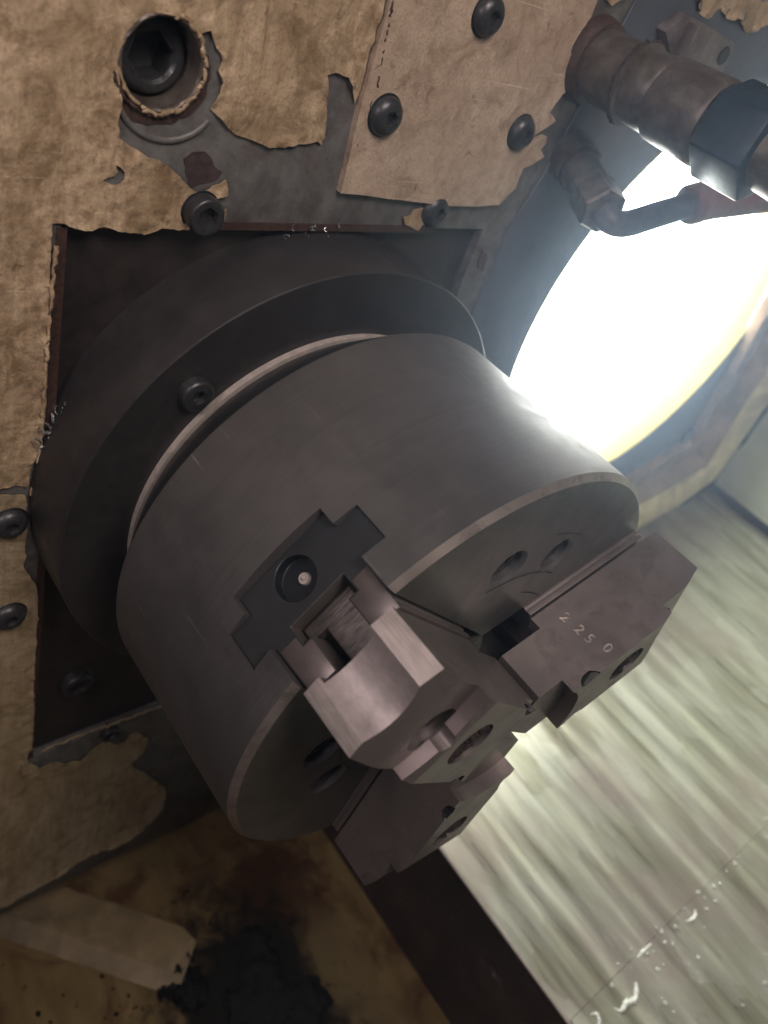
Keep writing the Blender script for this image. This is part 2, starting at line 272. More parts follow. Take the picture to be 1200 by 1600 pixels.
def water_mat():
    m, nt, b = mat('coolant_droplet')
    b.inputs['Base Color'].default_value = (0.65, 0.66, 0.60, 1)
    b.inputs['Roughness'].default_value = 0.05
    b.inputs['Transmission Weight'].default_value = 0.35
    b.inputs['IOR'].default_value = 1.33
    return m
WATER = water_mat()
FOAM = simple('milky_coolant_foam', (0.75, 0.76, 0.70), 0.25, 0.0, 0.6, 0.2)
def trough_mat():
    m, nt, b = mat('stained_trough')
    v = coords(nt); vs = coords(nt, (0.30, 1, 1), (0, 0, -0.5))
    a = noise_tex(nt, v, 0.022, 6, 0.62, 0.8); s = noise_tex(nt, vs, 0.05, 4, 0.55, 0.3)
    c = mixc(nt, ramp(nt, s, [(0.35, 0), (0.65, 1)]), (0.105, 0.066, 0.026), (0.165, 0.115, 0.050))
    c = mixc(nt, ramp(nt, a, [(0.50, 0), (0.66, 0.8)]), c, (0.055, 0.022, 0.009))
    # one big oil stain of its own shape round the sludge, and a rusty run above it
    geo = nt.nodes.new('ShaderNodeTexCoord')
    for (cx_, cy_, rx_, ry_, col_, f_) in ((-62, 72, 62, 50, (0.040, 0.014, 0.005), 0.9), (4, 16, 100, 80, (0.004, 0.003, 0.002), 1.0), (2, 88, 44, 26, (0.12, 0.085, 0.038), 0.8), (70, 86, 34, 30, (0.10, 0.072, 0.034), 0.5)):
        mp = nt.nodes.new('ShaderNodeMapping'); mp.vector_type = 'POINT'
        mp.inputs['Location'].default_value = (-cx_ / rx_, -cy_ / ry_, 0)
        mp.inputs['Scale'].default_value = (1000 / rx_, 1000 / ry_, 0)
        nt.links.new(geo.outputs['Object'], mp.inputs['Vector'])
        ln = nt.nodes.new('ShaderNodeVectorMath'); ln.operation = 'LENGTH'; nt.links.new(mp.outputs['Vector'], ln.inputs[0])
        ad = nt.nodes.new('ShaderNodeMath'); ad.operation = 'MULTIPLY_ADD'
        nn = noise_tex(nt, v, 0.045 + 0.01 * f_, 6, 0.62, 0.6)
        nt.links.new(nn, ad.inputs[0]); ad.inputs[1].default_value = 1.6; nt.links.new(ln.outputs['Value'], ad.inputs[2])
        c = mixc(nt, ramp(nt, ad.outputs[0], [(1.45 / 2.5, f_), (1.95 / 2.5, 0)]) if False else scl(nt, ad.outputs[0], f_), c, col_)
    sp = noise_tex(nt, v, 0.20, 2, 0.5)
    c = mixc(nt, ramp(nt, sp, [(0.70, 0), (0.73, 0.8)]), c, (0.012, 0.007, 0.004))
    nt.links.new(c, b.inputs['Base Color']); b.inputs['Roughness'].default_value = 0.7
    b.inputs['Specular IOR Level'].default_value = 0.12
    bump(nt, b, s, 0.2, 0.6)
    return m
def scl(nt, val, f):
    mr = nt.nodes.new('ShaderNodeMapRange'); mr.interpolation_type = 'SMOOTHSTEP'
    mr.inputs['From Min'].default_value = 1.30; mr.inputs['From Max'].default_value = 2.15
    mr.inputs['To Min'].default_value = f; mr.inputs['To Max'].default_value = 0.0
    nt.links.new(val, mr.inputs['Value']); return mr.outputs['Result']
TROUGH = trough_mat()
LEDGE = simple('grimy_tan_chute', (0.19, 0.137, 0.075), 0.5, 0.0, 0.05, 0.35, 0.3, 0.4, dirt=(0.09, 0.065, 0.035))
SLUDGE = simple('wet_black_sludge', (0.003, 0.002, 0.002), 0.6, 0.0, 0.2, 0.4, 0.5, 1.0, spec=0.15)

# ------------------------------------------------------------------ mesh helpers (all sizes in mm)
def link(name, me, m, parent=None, smooth=35):
    o = bpy.data.objects.new(name, me); COL.objects.link(o)
    if m is not None and not any(me.materials):
        me.materials.clear(); me.materials.append(m)
    if smooth:
        for p in me.polygons: p.use_smooth = True
        me.set_sharp_from_angle(angle=math.radians(smooth))
    if parent: o.parent = parent
    return o
def from_bm(bm, name='mesh'):
    bmesh.ops.scale(bm, vec=(MM, MM, MM), verts=bm.verts)
    me = bpy.data.meshes.new(name); bm.to_mesh(me); bm.free()
    return me
def obj(name, bm, m, parent=None, smooth=35):
    return link(name, from_bm(bm, name), m, parent, smooth)
def empty(name, loc=(0, 0, 0), label=None, cat=None, group=None):
    o = bpy.data.objects.new(name, None); COL.objects.link(o)
    o.location = Vector(loc) * MM; o.empty_display_size = 0.02
    return tag(o, label, cat, group)
def tag(o, label=None, cat=None, group=None, kind=None):
    if label: o['label'] = label
    if cat: o['category'] = cat
    if group: o['group'] = group
    if kind: o['kind'] = kind
    return o
def shift(bm, v): bmesh.ops.translate(bm, vec=Vector(v), verts=bm.verts); return bm

def prism(bm, pts, lo, hi, axis='s'):
    """pts 2D polygon, extruded along axis. 's': pts=(x,y) along z. 'x': pts=(y,z) along x. 'y': pts=(x,z) along y"""
    def P(a, b, t):
        return {'s': (a, b, t), 'x': (t, a, b), 'y': (a, t, b)}[axis]
    v0 = [bm.verts.new(P(a, b, lo)) for a, b in pts]; v1 = [bm.verts.new(P(a, b, hi)) for a, b in pts]
    n = len(pts)
    bm.faces.new(v0); bm.faces.new(v1)
    for i in range(n): bm.faces.new((v0[i], v0[(i + 1) % n], v1[(i + 1) % n], v1[i]))
    bmesh.ops.recalc_face_normals(bm, faces=bm.faces[:])
    return bm
def box(bm, x0, x1, y0, y1, z0, z1):
    return prism(bm, [(x0, y0), (x1, y0), (x1, y1), (x0, y1)], z0, z1)
def lathe(bm, prof, n=96, cy=0, cz=0, closed=True):
    """prof: list of (x, r); revolved about the X axis through (cy, cz)"""
    rings = []
    for x, r in prof:
        if r < 1e-6: rings.append([bm.verts.new((x, cy, cz))])
        else: rings.append([bm.verts.new((x, cy + r * math.cos(2 * PI * k / n), cz + r * math.sin(2 * PI * k / n))) for k in range(n)])
    for a, b in zip(rings[:-1], rings[1:]):
        for k in range(n):
            k2 = (k + 1) % n
            f = [a[k % len(a)], a[k2 % len(a)], b[k2 % len(b)], b[k % len(b)]]
            g = []
            for q in f:
                if q not in g: g.append(q)
            if len(g) >= 3: bm.faces.new(g)
    bmesh.ops.recalc_face_normals(bm, faces=bm.faces[:])
    return bm
def tube(bm, path, radii, n=20, cap=True):
    pts = [Vector(p) for p in path]
    rings = []; up = Vector((0.1, 0.2, 1)).normalized()
    for i, p in enumerate(pts):
        t = (pts[min(i + 1, len(pts) - 1)] - pts[max(i - 1, 0)]).normalized()
        u = up.cross(t).normalized(); v = t.cross(u)
        r = radii[i] if isinstance(radii, (list, tuple)) else radii
        rings.append([bm.verts.new(p + (u * math.cos(2 * PI * k / n) + v * math.sin(2 * PI * k / n)) * r) for k in range(n)])
    for a, b in zip(rings[:-1], rings[1:]):
        for k in range(n): bm.faces.new((a[k], a[(k + 1) % n], b[(k + 1) % n], b[k]))
    if cap: bm.faces.new(rings[0]); bm.faces.new(rings[-1])
    bmesh.ops.recalc_face_normals(bm, faces=bm.faces[:])
    return bm
def smooth_path(ctrl, n=10):
    c = [Vector(p) for p in ctrl]; c = [c[0] * 2 - c[1]] + c + [c[-1] * 2 - c[-2]]
    out = []
    for i in range(1, len(c) - 2):
        for k in range(n):
            t = k / n
            out.append(0.5 * ((2 * c[i]) + (c[i + 1] - c[i - 1]) * t + (2 * c[i - 1] - 5 * c[i] + 4 * c[i + 1] - c[i + 2]) * t * t + (3 * c[i] - c[i - 1] - 3 * c[i + 1] + c[i + 2]) * t ** 3))
    out.append(c[-2]); return out
def carve(me, cutters, bevel=0.0, keep=None, segs=2, ang=30, mats=None, edge=-1):
    """boolean-difference the cutter bmeshes (mm) out of mesh me; optional edge bevel; returns a new mesh"""
    base = bpy.data.objects.new('work', me); COL.objects.link(base)
    tmp = []
    def addc(bm, op):
        cm = from_bm(bm, 'cutter')
        for mm_ in (mats or ()): cm.materials.append(mm_)
        c = bpy.data.objects.new('cutter', cm); COL.objects.link(c); tmp.append((c, cm))
        md = base.modifiers.new('b', 'BOOLEAN'); md.operation = op; md.object = c; md.solver = 'EXACT'
        md.material_mode = 'TRANSFER'
    for c in cutters: addc(c, 'DIFFERENCE')
    if keep is not None: addc(keep, 'INTERSECT')
    if bevel:
        md = base.modifiers.new('v', 'BEVEL'); md.width = bevel * MM; md.segments = segs
        md.limit_method = 'ANGLE'; md.angle_limit = math.radians(ang); md.use_clamp_overlap = True; md.material = edge
    dg = bpy.context.evaluated_depsgraph_get(); dg.update()
    out = bpy.data.meshes.new_from_object(base.evaluated_get(dg), depsgraph=dg)
    bpy.data.objects.remove(base)
    for c, cm in tmp:
        bpy.data.objects.remove(c); bpy.data.meshes.remove(cm)
    return out
def hex_pts(cy, cz, r, rot=0.0):
    return [(cy + r * math.cos(rot + k * PI / 3), cz + r * math.sin(rot + k * PI / 3)) for k in range(6)]

# ---- paint film / plate with a ragged outline, on the wall plane
def jag(outline, step=1.6, amp=0.6, seed=0):
    out = []
    n = len(outline)
    for i in range(n):
        a = Vector(outline[i]); b = Vector(outline[(i + 1) % n]); L = (b - a).length
        k = max(1, int(L / step)); nrm = Vector((-(b - a).y, (b - a).x)).normalized() if L > 0 else Vector((0, 0))
        for j in range(k):
            p = a.lerp(b, j / k)
            w = noise.noise(Vector((p.x * 0.45, p.y * 0.45, seed))) + 0.6 * noise.noise(Vector((p.x * 1.3, p.y * 1.3, seed + 3)))
            out.append(p + nrm * amp * w * (0.0 if j == 0 and amp > 1 else 1.0))
    return out
def inside(px, pz, poly):
    c = np.zeros(len(px), bool); n = len(poly); j = n - 1
    for i in range(n):
        xi, zi = poly[i]; xj, zj = poly[j]
        if zi != zj:
            c ^= ((zi > pz) != (zj > pz)) & (px < (xj - xi) * (pz - zi) / (zj - zi) + xi)
        j = i
    return c
def n1_(a, b, seed): return noise.noise(Vector((a * 0.11, b * 0.11, seed + 13)))
def film(name, outline, m, base, thick, res=2.0, lift=1.2, wrinkle=0.8, amp=0.6, holes=(), parent=None, seed=0, skin=0.7, flat=False, band=14.0, clip=None):
    ol = jag(outline, min(1.6, res), amp, seed)
    hs = [jag(h, 1.0, 0.3, seed + 9) for h in holes]
    P = np.array([(p.x, p.y) for p in ol])
    ymin, zmin = P.min(0); ymax, zmax = P.max(0)
    pts = [Vector((p.x, p.y)) for p in ol]; edges = [(i, (i + 1) % len(ol)) for i in range(len(ol))]
    for h in hs:
        o = len(pts); pts += [Vector((p.x, p.y)) for p in h]; edges += [(o + i, o + (i + 1) % len(h)) for i in range(len(h))]
    gy, gz = np.meshgrid(np.arange(ymin, ymax, res), np.arange(zmin, zmax, res))
    rs = np.random.RandomState(seed + 1)
    gy = (gy + rs.uniform(-.35, .35, gy.shape) * res).ravel(); gz = (gz + rs.uniform(-.35, .35, gz.shape) * res).ravel()
    msk = inside(gy, gz, P)
    for h in hs: msk &= ~inside(gy, gz, np.array([(p.x, p.y) for p in h]))
    allb = np.array([(p.x, p.y) for p in pts])
    gy, gz = gy[msk], gz[msk]
    if len(gy):
        d = np.sqrt(((np.c_[gy, gz][:, None, :] - allb[None, :, :]) ** 2).sum(2)).min(1) if len(gy) * len(allb) < 3e7 else np.array([np.sqrt(((allb - q) ** 2).sum(1)).min() for q in np.c_[gy, gz]])
        k = d > res * 0.45
        pts += [Vector((a, b)) for a, b in zip(gy[k], gz[k])]
    vs, _, fs, *_ = delaunay_2d_cdt(pts, edges, [], 0, 1e-4)
    V = np.array([(v.x, v.y) for v in vs]); T = np.array([f for f in fs if len(f) == 3])
    cen = V[T].mean(1)
    ok = inside(cen[:, 0], cen[:, 1], P)
    for h in hs: ok &= ~inside(cen[:, 0], cen[:, 1], np.array([(p.x, p.y) for p in h]))
    T = T[ok]
    D = np.array([np.sqrt(((allb - q) ** 2).sum(1)).min() for q in V])
    H = np.zeros(len(V))
    for i, (a, b) in enumerate(V):
        e = math.exp(-D[i] / 3.5); w = math.exp(-D[i] / band)
        q = Vector((a * 0.16, b * 0.16, seed)); q2 = Vector((a * 0.20 + 0.9 * n1_(a, b, seed), b * 0.17, seed + 5))
        n1 = noise.noise(q); n2 = 1 - abs(noise.noise(q2)) * 2.2; n3 = noise.noise(Vector((a * 0.9, b * 0.9, seed + 8)))
        if flat: H[i] = thick + 0.10 * n3
        else:
            # a thin skin: flat, crossed by narrow sharp creases that fade away from the torn edge
            wx = 1.6 * n1; wy = 1.6 * noise.noise(Vector((a * 0.11, b * 0.13, seed + 31)))
            ra = max(0.0, 1 - 2.6 * abs(noise.noise(Vector((a * 0.115 + wx, b * 0.085 + wy, seed + 5))))) ** 1.6
            rb = max(0.0, 1 - 3.2 * abs(noise.noise(Vector((a * 0.24 + wy, b * 0.17 + wx, seed + 17))))) ** 1.6
            H[i] = thick + lift * e * max(0.0, 0.25 + 1.1 * n1) + wrinkle * (w * (1.0 * ra + 0.3 * n1) + w * w * 0.32 * rb) + 0.05 * n3
    used = np.unique(T); remap = -np.ones(len(V), int); remap[used] = range(len(used))
    top = [(base + H[i], V[i][0], V[i][1]) for i in used]
    bot = [(base + (0.02 if flat else max(0.02, H[i] - skin)), V[i][0], V[i][1]) for i in used]
    T = remap[T]; n = len(used)
    # orient top triangles to +X
    tri = []
    for a, b, c in T:
        A, B, Cc = [np.array(top[k][1:]) for k in (a, b, c)]
        if np.cross(B - A, Cc - A) < 0: b, c = c, b
        tri.append((int(a), int(b), int(c)))
    cnt = {}
    for a, b, c in tri:
        for e in ((a, b), (b, c), (c, a)): cnt[e] = 1
    side = [(a, a + n, b + n, b) for (a, b) in cnt if (b, a) not in cnt]
    faces = tri + [(a + n, c + n, b + n) for a, b, c in tri] + side
    me = bpy.data.meshes.new(name)
    me.from_pydata([(x * MM, y * MM, z * MM) for x, y, z in top + bot], [], faces); me.update()
    return link(name, me, m, parent, 50)

WALLX = -148.0      # bare casting surface
# ================================================================== THE SETTING
# ---- headstock wall with the square recess cut through it
def ring_fill(name, outer, inners, x0, x1, m, parent=None):
    bm = bmesh.new(); prism(bm, outer, x0, x1, 'x'); me = from_bm(bm)
    cut = []
    for q in inners:
        c = bmesh.new(); prism(c, q, x0 - 5, x1 + 9, 'x'); cut.append(c)
    me2 = carve(me, cut, 0.8, segs=2)
    return link(name, me2, m, parent)
head = empty('headstock_wall', (-160, 0, -382), 'grey cast headstock wall behind the chuck with flaking tan paint', 'wall')
HW = Matrix.Translation(-Vector((-160, 0, -382)) * MM)
def hang(o):     # parts of the headstock wall are modelled in world millimetres
    o.parent = head; o.matrix_local = HW; return o
RC = [(-110, -203), (95, -203), (95, 119.5), (-110, 119.5)]
LC = (329.0, 57.5); LR = 157.0
circ = [(LC[0] + LR * math.cos(2 * PI * k / 96), LC[1] + LR * math.sin(2 * PI * k / 96)) for k in range(96)]
outer = [(-420, -399), (137, -399), (137, -290)] + [(470, -225), (545, -212), (590, -197), (645, -168), (648, -128), (640, -82), (636, 0), (640, 420), (-420, 420)]
hang(ring_fill('casting', outer, [RC, circ, [(-83 + 14.2 * math.cos(2 * PI * k / 48), 171.5 + 14.2 * math.sin(2 * PI * k / 48)) for k in range(48)]], -172, WALLX, GREY_CAST))
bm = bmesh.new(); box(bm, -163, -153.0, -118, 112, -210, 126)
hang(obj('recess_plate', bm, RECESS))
# brown primer lining the left and upper faces of the recess
bm = bmesh.new(); box(bm, -153.0, -147.4, -112, -108.6, -202, 118); hang(obj('recess_edge', bm, PRIMER))
bm = bmesh.new(); box(bm, -153.0, -147.4, -108.6, 60, 118.0, 121); hang(obj('recess_edge', bm, PRIMER))
# primer fringes exposed under the paint
import time; T0 = time.time()
for i, (p, s) in enumerate(((PRIMER_TOP, 1), (PRIMER_RING, 2), (PRIMER_MID, 3), (PRIMER_LOW, 4), (PRIMER_R, 5))):
    base = WALLX if i else WALLX
    if i in (0, 3): continue
    hang(film('primer_patch', p, STAIN if i == 2 else PRIMER, WALLX, 0.12 if i == 2 else 0.35, 2.0, 0, 0.15, 0.9, seed=20 + s, skin=0.3))
f = hang(film('paint_film', FILM_MAIN, TAN, WALLX, 0.7, 1.3, 1.2, 0.85, 0.26, holes=(HOLE_NOTCH,), seed=1, skin=0.35, band=17)); f['label'] = 'wrinkled tan paint peeling round the big socket bolt'
f = hang(film('paint_film', FILM_LOW, TAN_OLD, WALLX, 0.9, 1.8, 1.2, 0.6, 0.4, seed=2, skin=0.4)); f['label'] = 'grimy tan paint below and left of the recess'
hang(film('paint_film', FILM_RIGHT, TAN, WALLX, 1.0, 1.5, 3.0, 1.4, 0.4, seed=3, skin=.4))['label'] = 'ragged scraps of tan paint at the upper right corner'
hang(film('paint_film', FILM_TOP, TAN, WALLX, 1.2, 1.5, 1, 0.6, 0.4, seed=4))
for k, p in enumerate((CHIP_A, CHIP_B, CHIP_C)):
    hang(film('paint_flake', p, TAN if k != 2 else PRIMER, WALLX, 0.9, 1.2, 1.0, 0.4, 0.4, seed=30 + k))
print('films', time.time() - T0)
# rolled paint lip down the left edge of the recess
def crust(name, path, m, r, seed, amp=0.6, n=8, dens=1.0):
    bm = bmesh.new(); rs = random.Random(seed); pts = []
    P = [Vector(p) for p in path]
    for a, b in zip(P[:-1], P[1:]):
        k = max(1, int((b - a).length / (1.0 / dens)))
        for j in range(k):
            q = a.lerp(b, j / k); pts.append(q + Vector([rs.uniform(-1, 1) * r * amp for _ in range(3)]))
    rad = [r * rs.uniform(0.55, 1.25) for _ in pts]
    tube(bm, pts, rad, n); return obj(name, bm, m, None, 60)
lip = [(-146.4, y, z) for y, z in FILM_MAIN[-34:-17]] if False else [(-146.2, -112.5, 112), (-146.2, -113.4, 84), (-146.3, -113.6, 60), (-146.3, -114.2, 36), (-146.3, -115, 14), (-146.4, -117.5, 2)]
hang(crust('paint_lip', lip, TAN, 0.85, 5, 0.4, dens=0.6))
hang(crust('primer_crumbs', [(-147, -104, -198), (-147, -88, -197.5), (-147, -60, -199.5), (-147, -20, -202)], TAN_OLD, 0.7, 8, 0.9))

# ---- bolted cover plate above the chuck
cp = empty('cover_plate', (-148, 40, 134), 'flat tan painted cover plate bolted above the chuck, chipped along its right edge', 'cover plate')
def cpp(o): o.parent = cp; o.matrix_local = Matrix.Translation(-Vector((-148, 40, 134)) * MM); return o
cpp(film('plate', COVER, TAN_COVER, WALLX, 3.2, 2.0, 0, 0, 0.18, seed=6, flat=True))
cpp(crust('seam', [(-145.2, -3.8, 212), (-145.2, 1.4, 176), (-145.6, -0.2, 156), (-145.6, -0.8, 140)], PRIMER, 0.6, 11))
def bolt_thing(y, z, r, h, x0, label, kind='button', rot=None, name='bolt', group='black socket bolts in the headstock wall', lobed=False):
    t = empty(name, (x0, y, z), label, 'bolt', group)
    rot = rnd.uniform(0, 1.05) if rot is None else rot
    bm = bmesh.new()
    if kind == 'button':
        prof = [(-3, 0), (-3, r), (h * 0.25, r), (h * 0.55, r * 0.93), (h * 0.85, r * 0.76), (h, r * 0.55), (h, 0)]
    else:
        prof = [(-3, 0), (-3, r), (h - 1.4, r), (h - 0.4, r * 0.96), (h, r * 0.88), (h, 0)]
    lathe(bm, prof, 40)
    me = from_bm(bm)
    c = bmesh.new(); prism(c, hex_pts(0, 0, r * (0.42 if kind == 'button' else 0.60), rot), h - (2.2 if kind == 'button' else 3.2), h + 3, 'x')
    o = link('head', carve(me, [c], 0.25, segs=2), BOLT, t)
    o2 = bmesh.new(); lathe(o2, [(0.02, 0), (0.02, r * 1.10), (0.4, r * 1.07), (0.4, 0)], 32)
    obj('dark_ring', o2, DARK, t)  # thin black disc a little wider than the bolt head
    return t
bolt_thing(8.8, 166.3, 7.4, 4.6, -144.8, 'black button head bolt at the left edge of the tan cover plate')
bolt_thing(44.5, 206.5, 7.2, 4.6, -144.8, 'black button head bolt at the very top of the tan cover plate')
bolt_thing(89.6, 167.0, 7.2, 4.6, -144.8, 'black button head bolt near the chipped right edge of the tan cover plate')
bolt_thing(55.9, 128.6, 7.4, 5.0, WALLX, 'dusty black bolt just below the bottom edge of the cover plate')
bolt_thing(-61.6, 125.4, 7.0, 6.0, WALLX + 1.4, 'black bolt under the curled tongue of paint above the recess corner', 'cap')
bolt_thing(-125.2, -9.8, 7.4, 4.4, -146.6, 'black bolt at the left picture edge, upper of two beside the flange')
bolt_thing(-124.4, -69.0, 7.6, 4.4, -146.6, 'black bolt at the left picture edge, lower of two beside the flange')
bolt_thing(-62.7, -208.3, 5.6, 4.0, WALLX, 'small dark bolt under the bottom edge of the recess, half covered by paint', 'cap')
bolt_thing(-85.4, -150.0, 9.0, 5.0, -153, 'dark bolt deep in the lower left shadow of the recess', 'cap')
big = empty('socket_bolt', (-172, -83, 171.5), 'large black socket head cap screw sunk in a hole ringed by torn paint, upper left', 'bolt')
def inb(o): o.parent = big; return o
bm = bmesh.new(); lathe(bm, [(0, 0), (0, 11.7), (16.6, 11.7), (17.8, 11.2), (18.4, 10.2), (18.4, 0)], 48); me = from_bm(bm)
c = bmesh.new(); prism(c, hex_pts(0, 0, 7.6, 0.22), 8, 28, 'x'); c2 = bmesh.new(); lathe(c2, [(17.0, 0), (17.0, 7.5), (19, 8.8), (19, 0)], 40); me = carve(me, [c, c2], 0.3, segs=2)
inb(link('head', me, BOLT))
bm = bmesh.new(); lathe(bm, [(0.5, 12.6), (24.2, 12.8), (25.4, 13.1), (25.8, 13.7), (25.0, 14.4), (23.0, 14.4), (0.5, 14.4), (0.5, 12.6)], 56)
for v in bm.verts:
    if v.co.x > 23: v.co.x += 0.7 * noise.noise(v.co * 0.35)
inb(obj('collar', bm, PIPE))
def bring(name, rr, wr, m, seed, a0, a1, x=25.5):
    n_ = int(abs(a1 - a0) * 14)
    path = [(x, rr * math.cos(a0 + (a1 - a0) * k / n_), rr * math.sin(a0 + (a1 - a0) * k / n_)) for k in range(n_ + 1)]
    return inb(crust(name, path, m, wr, seed, 0.6, 7, 0.8))
bring('torn_paint_ring', 14.4, 0.9, TAN, 41, -1.9, 1.5)
bring('torn_paint_ring', 15.3, 0.7, PRIMER, 42, -2.9, -0.2, 25.0)
bring('torn_paint_ring', 13.9, 0.6, TAN, 43, 3.3, 4.5, 25.6)
# spotface groove below the big bolt
path = [(-147.9, -79 + 18 * math.cos(a), 165 + 16.5 * math.sin(a)) for a in [PI * 1.02 + k * PI * 0.80 / 30 for k in range(31)]]
bm = bmesh.new(); tube(bm, path, 1.1, 10); hang(obj('spotface_edge', bm, GREY_CAST))

# ---- bright round lamp set into the wall
lp = empty('round_work_lamp', (-190, LC[0], LC[1]), 'large round glaring white work lamp set in the wall right of the chuck', 'lamp')
bm = bmesh.new(); lathe(bm, [(0, 0), (0, LR + 0.5), (-4, LR + 0.5), (-4, 0)], 96); obj('lens', bm, LAMP, lp)
bm = bmesh.new(); lathe(bm, [(0.1, LR + 1.5), (0.1, LR - 0.3), (41.6, LR - 0.3), (43.2, LR + 0.6), (43.2, LR + 2.6), (42.2, LR + 2.6), (42.2, LR + 1.5), (0.1, LR + 1.5)], 128); obj('rim', bm, LAMP_RIM, lp)
# blue grey panel between lamp and frame, thin sheet over the casting, with the lamp hole
pan_out = [(112, 119), (112, -285), (430, -225)] + [(p[0] + 6, p[1] - 6) for p in FR_IN[1:4]] + [(512, -56), (505, -6), (505, 250), (140, 330), (135, 240), (128, 190), (122, 150)]
circ2 = [(LC[0] + (LR + 2.7) * math.cos(2 * PI * k / 96), LC[1] + (LR + 2.7) * math.sin(2 * PI * k / 96)) for k in range(96)]
pn = ring_fill('lamp_panel', pan_out, [circ2], WALLX + 0.02, WALLX + 1.2, PANEL); tag(pn, 'smooth blue grey sheet panel around the round lamp', 'panel')

# ---- moulded frame: an L-shaped moulding that turns the corner
fr = empty('window_frame', (-148, 600, -170), 'stained tan moulded frame with a black seal, turning a corner right of the chuck', 'frame')
def ribbon(name, rows, m, parent, back=-149.5):
    """rows: list of (polyline (y,z) list, x). builds a closed strip body"""
    bm = bmesh.new(); n = min(len(r[0]) for r in rows)
    def dense(pl):
        out = []
        for a, b in zip(pl[:-1], pl[1:]):
            for k in range(6): out.append((a[0] + (b[0] - a[0]) * k / 6, a[1] + (b[1] - a[1]) * k / 6))
        out.append(pl[-1]); return out
    G = []
    full = [(dense(rows[0][0]), back)] + [(dense(r[0]), r[1]) for r in rows] + [(dense(rows[-1][0]), back)]
    for pl, x in full: G.append([bm.verts.new((x, y, z)) for y, z in pl])
    for a, b in zip(G[:-1], G[1:]):
        for k in range(len(a) - 1): bm.faces.new((a[k], a[k + 1], b[k + 1], b[k]))
    bmesh.ops.recalc_face_normals(bm, faces=bm.faces[:])
    o = obj(name, bm, m, None, 40); o.parent = parent; o.matrix_local = Matrix.Translation(-Vector((-148, 600, -170)) * MM)
    return o
def lerp_pl(a, b, t): return [(p[0] + (q[0] - p[0]) * t, p[1] + (q[1] - p[1]) * t) for p, q in zip(a, b)]
def ext(pl, d0, d1):
    a = Vector(pl[0]); b = Vector(pl[1]); c = Vector(pl[-1]); d = Vector(pl[-2])
    return [tuple(a + (a - b).normalized() * d0)] + pl + [tuple(c + (c - d).normalized() * d1)]
fi, ft, fn, fo, fg = [ext(q, 140, 160) for q in (FR_IN, FR_LT, FR_TN, FR_OUT, FR_GK)]
ribbon('brown_moulding', [(fi, -146.0), (lerp_pl(fi, ft, .12), -140), (lerp_pl(fi, ft, .75), -143), (lerp_pl(fi, ft, .9), -135), (ft, -129), (lerp_pl(ft, fn, .25), -130), (lerp_pl(ft, fn, .5), -139), (fn, -144)], FRAME, fr)
ribbon('tan_moulding', [(lerp_pl(fn, fo, .01), -145), (lerp_pl(fn, fo, .12), -136), (lerp_pl(fn, fo, .5), -129), (lerp_pl(fn, fo, .85), -134), (fo, -144)], FRAME_TAN, fr)
ribbon('black_seal', [(lerp_pl(fo, fg, .02), -144), (lerp_pl(fo, fg, .5), -136), (fg, -138)], RUBBER, fr)
bm = bmesh.new(); lathe(bm, [(-146, 0), (-146, 9), (-143.4, 8.6), (-143.4, 5.2), (-144.4, 5), (-144.4, 0)], 32, 508, -86)
o = obj('plug', bm, PANEL); o.parent = fr; o.matrix_local = Matrix.Translation(-Vector((-148, 600, -170)) * MM)

# ---- floor: sloping steel way cover, side wall, fascia, trough
def zs(y): return -292 + 0.205 * (y - 138)
def slab(name, x0, x1, y0, y1, t, m, dz=0.0, nx=1, ny=1):
    bm = bmesh.new(); P = [(y0, zs(y0) + dz), (y1, zs(y1) + dz), (y1, zs(y1) + dz - t), (y0, zs(y0) + dz - t)]
    prism(bm, P, x0, x1, 'x'); return obj(name, bm, m, None, 20)
wc = slab('way_cover', -147.9, 138, 138, 652, 3, SHEET); tag(wc, 'streaky pale steel way cover sheet beside the chuck', 'way cover')
wc2 = slab('way_cover', 138.3, 520, 138.5, 652, 3, SHEET, 0.8); tag(wc2, 'wet steel way cover section dotted with coolant, bottom right corner', 'way cover')
bm = bmesh.new(); box(bm, -147.9, 520, 652.5, 660, -176, 420); o = obj('side_wall', bm, SIDE); tag(o, 'pale green side wall rising beyond the steel sheet', 'wall')
bm = bmesh.new(); prism(bm, [(138.2, zs(138.2) - 3.1), (138.2, -440), (145, -440), (145, zs(145) - 3.1)], -147.5, 520, 'x')
fa = obj('fascia_beam', bm, FASCIA); tag(fa, 'dark brown beam face dropping below the edge of the steel sheet', 'beam')
bm = bmesh.new(); tube(bm, [(-147, 137.2, zs(138) - 1.2), (520, 137.2, zs(138) - 1.2)], 1.3, 10); o = obj('edge_strip', bm, BRIGHT_RING); tag(o, 'thin bright strip along the edge of the steel sheet', 'strip')  # bright line drawn as a thin pale tube along the sheet edge
# low bump on the fascia, added to imitate a faint highlight
bm = bmesh.new(); bmesh.ops.create_icosphere(bm, subdivisions=4, radius=1)
for v in bm.verts:
    v.co = Vector((v.co.x * 16, v.co.y * 2.2, v.co.z * 15)) * (1 + 0.25 * noise.noise(v.co * 2.2))
shift(bm, (85, 137.6, -345)); o = obj('highlight_bump', bm, FASCIA); tag(o, 'low bump added for a faint highlight on the dark beam near the bottom of the picture', 'highlight bump', kind='stuff')

bm = bmesh.new(); box(bm, -330, 520, -420, 138, -460, -432); tr = obj('trough_floor', bm, TROUGH); tag(tr, 'rust stained brown floor of the chip trough', 'floor', kind='structure')
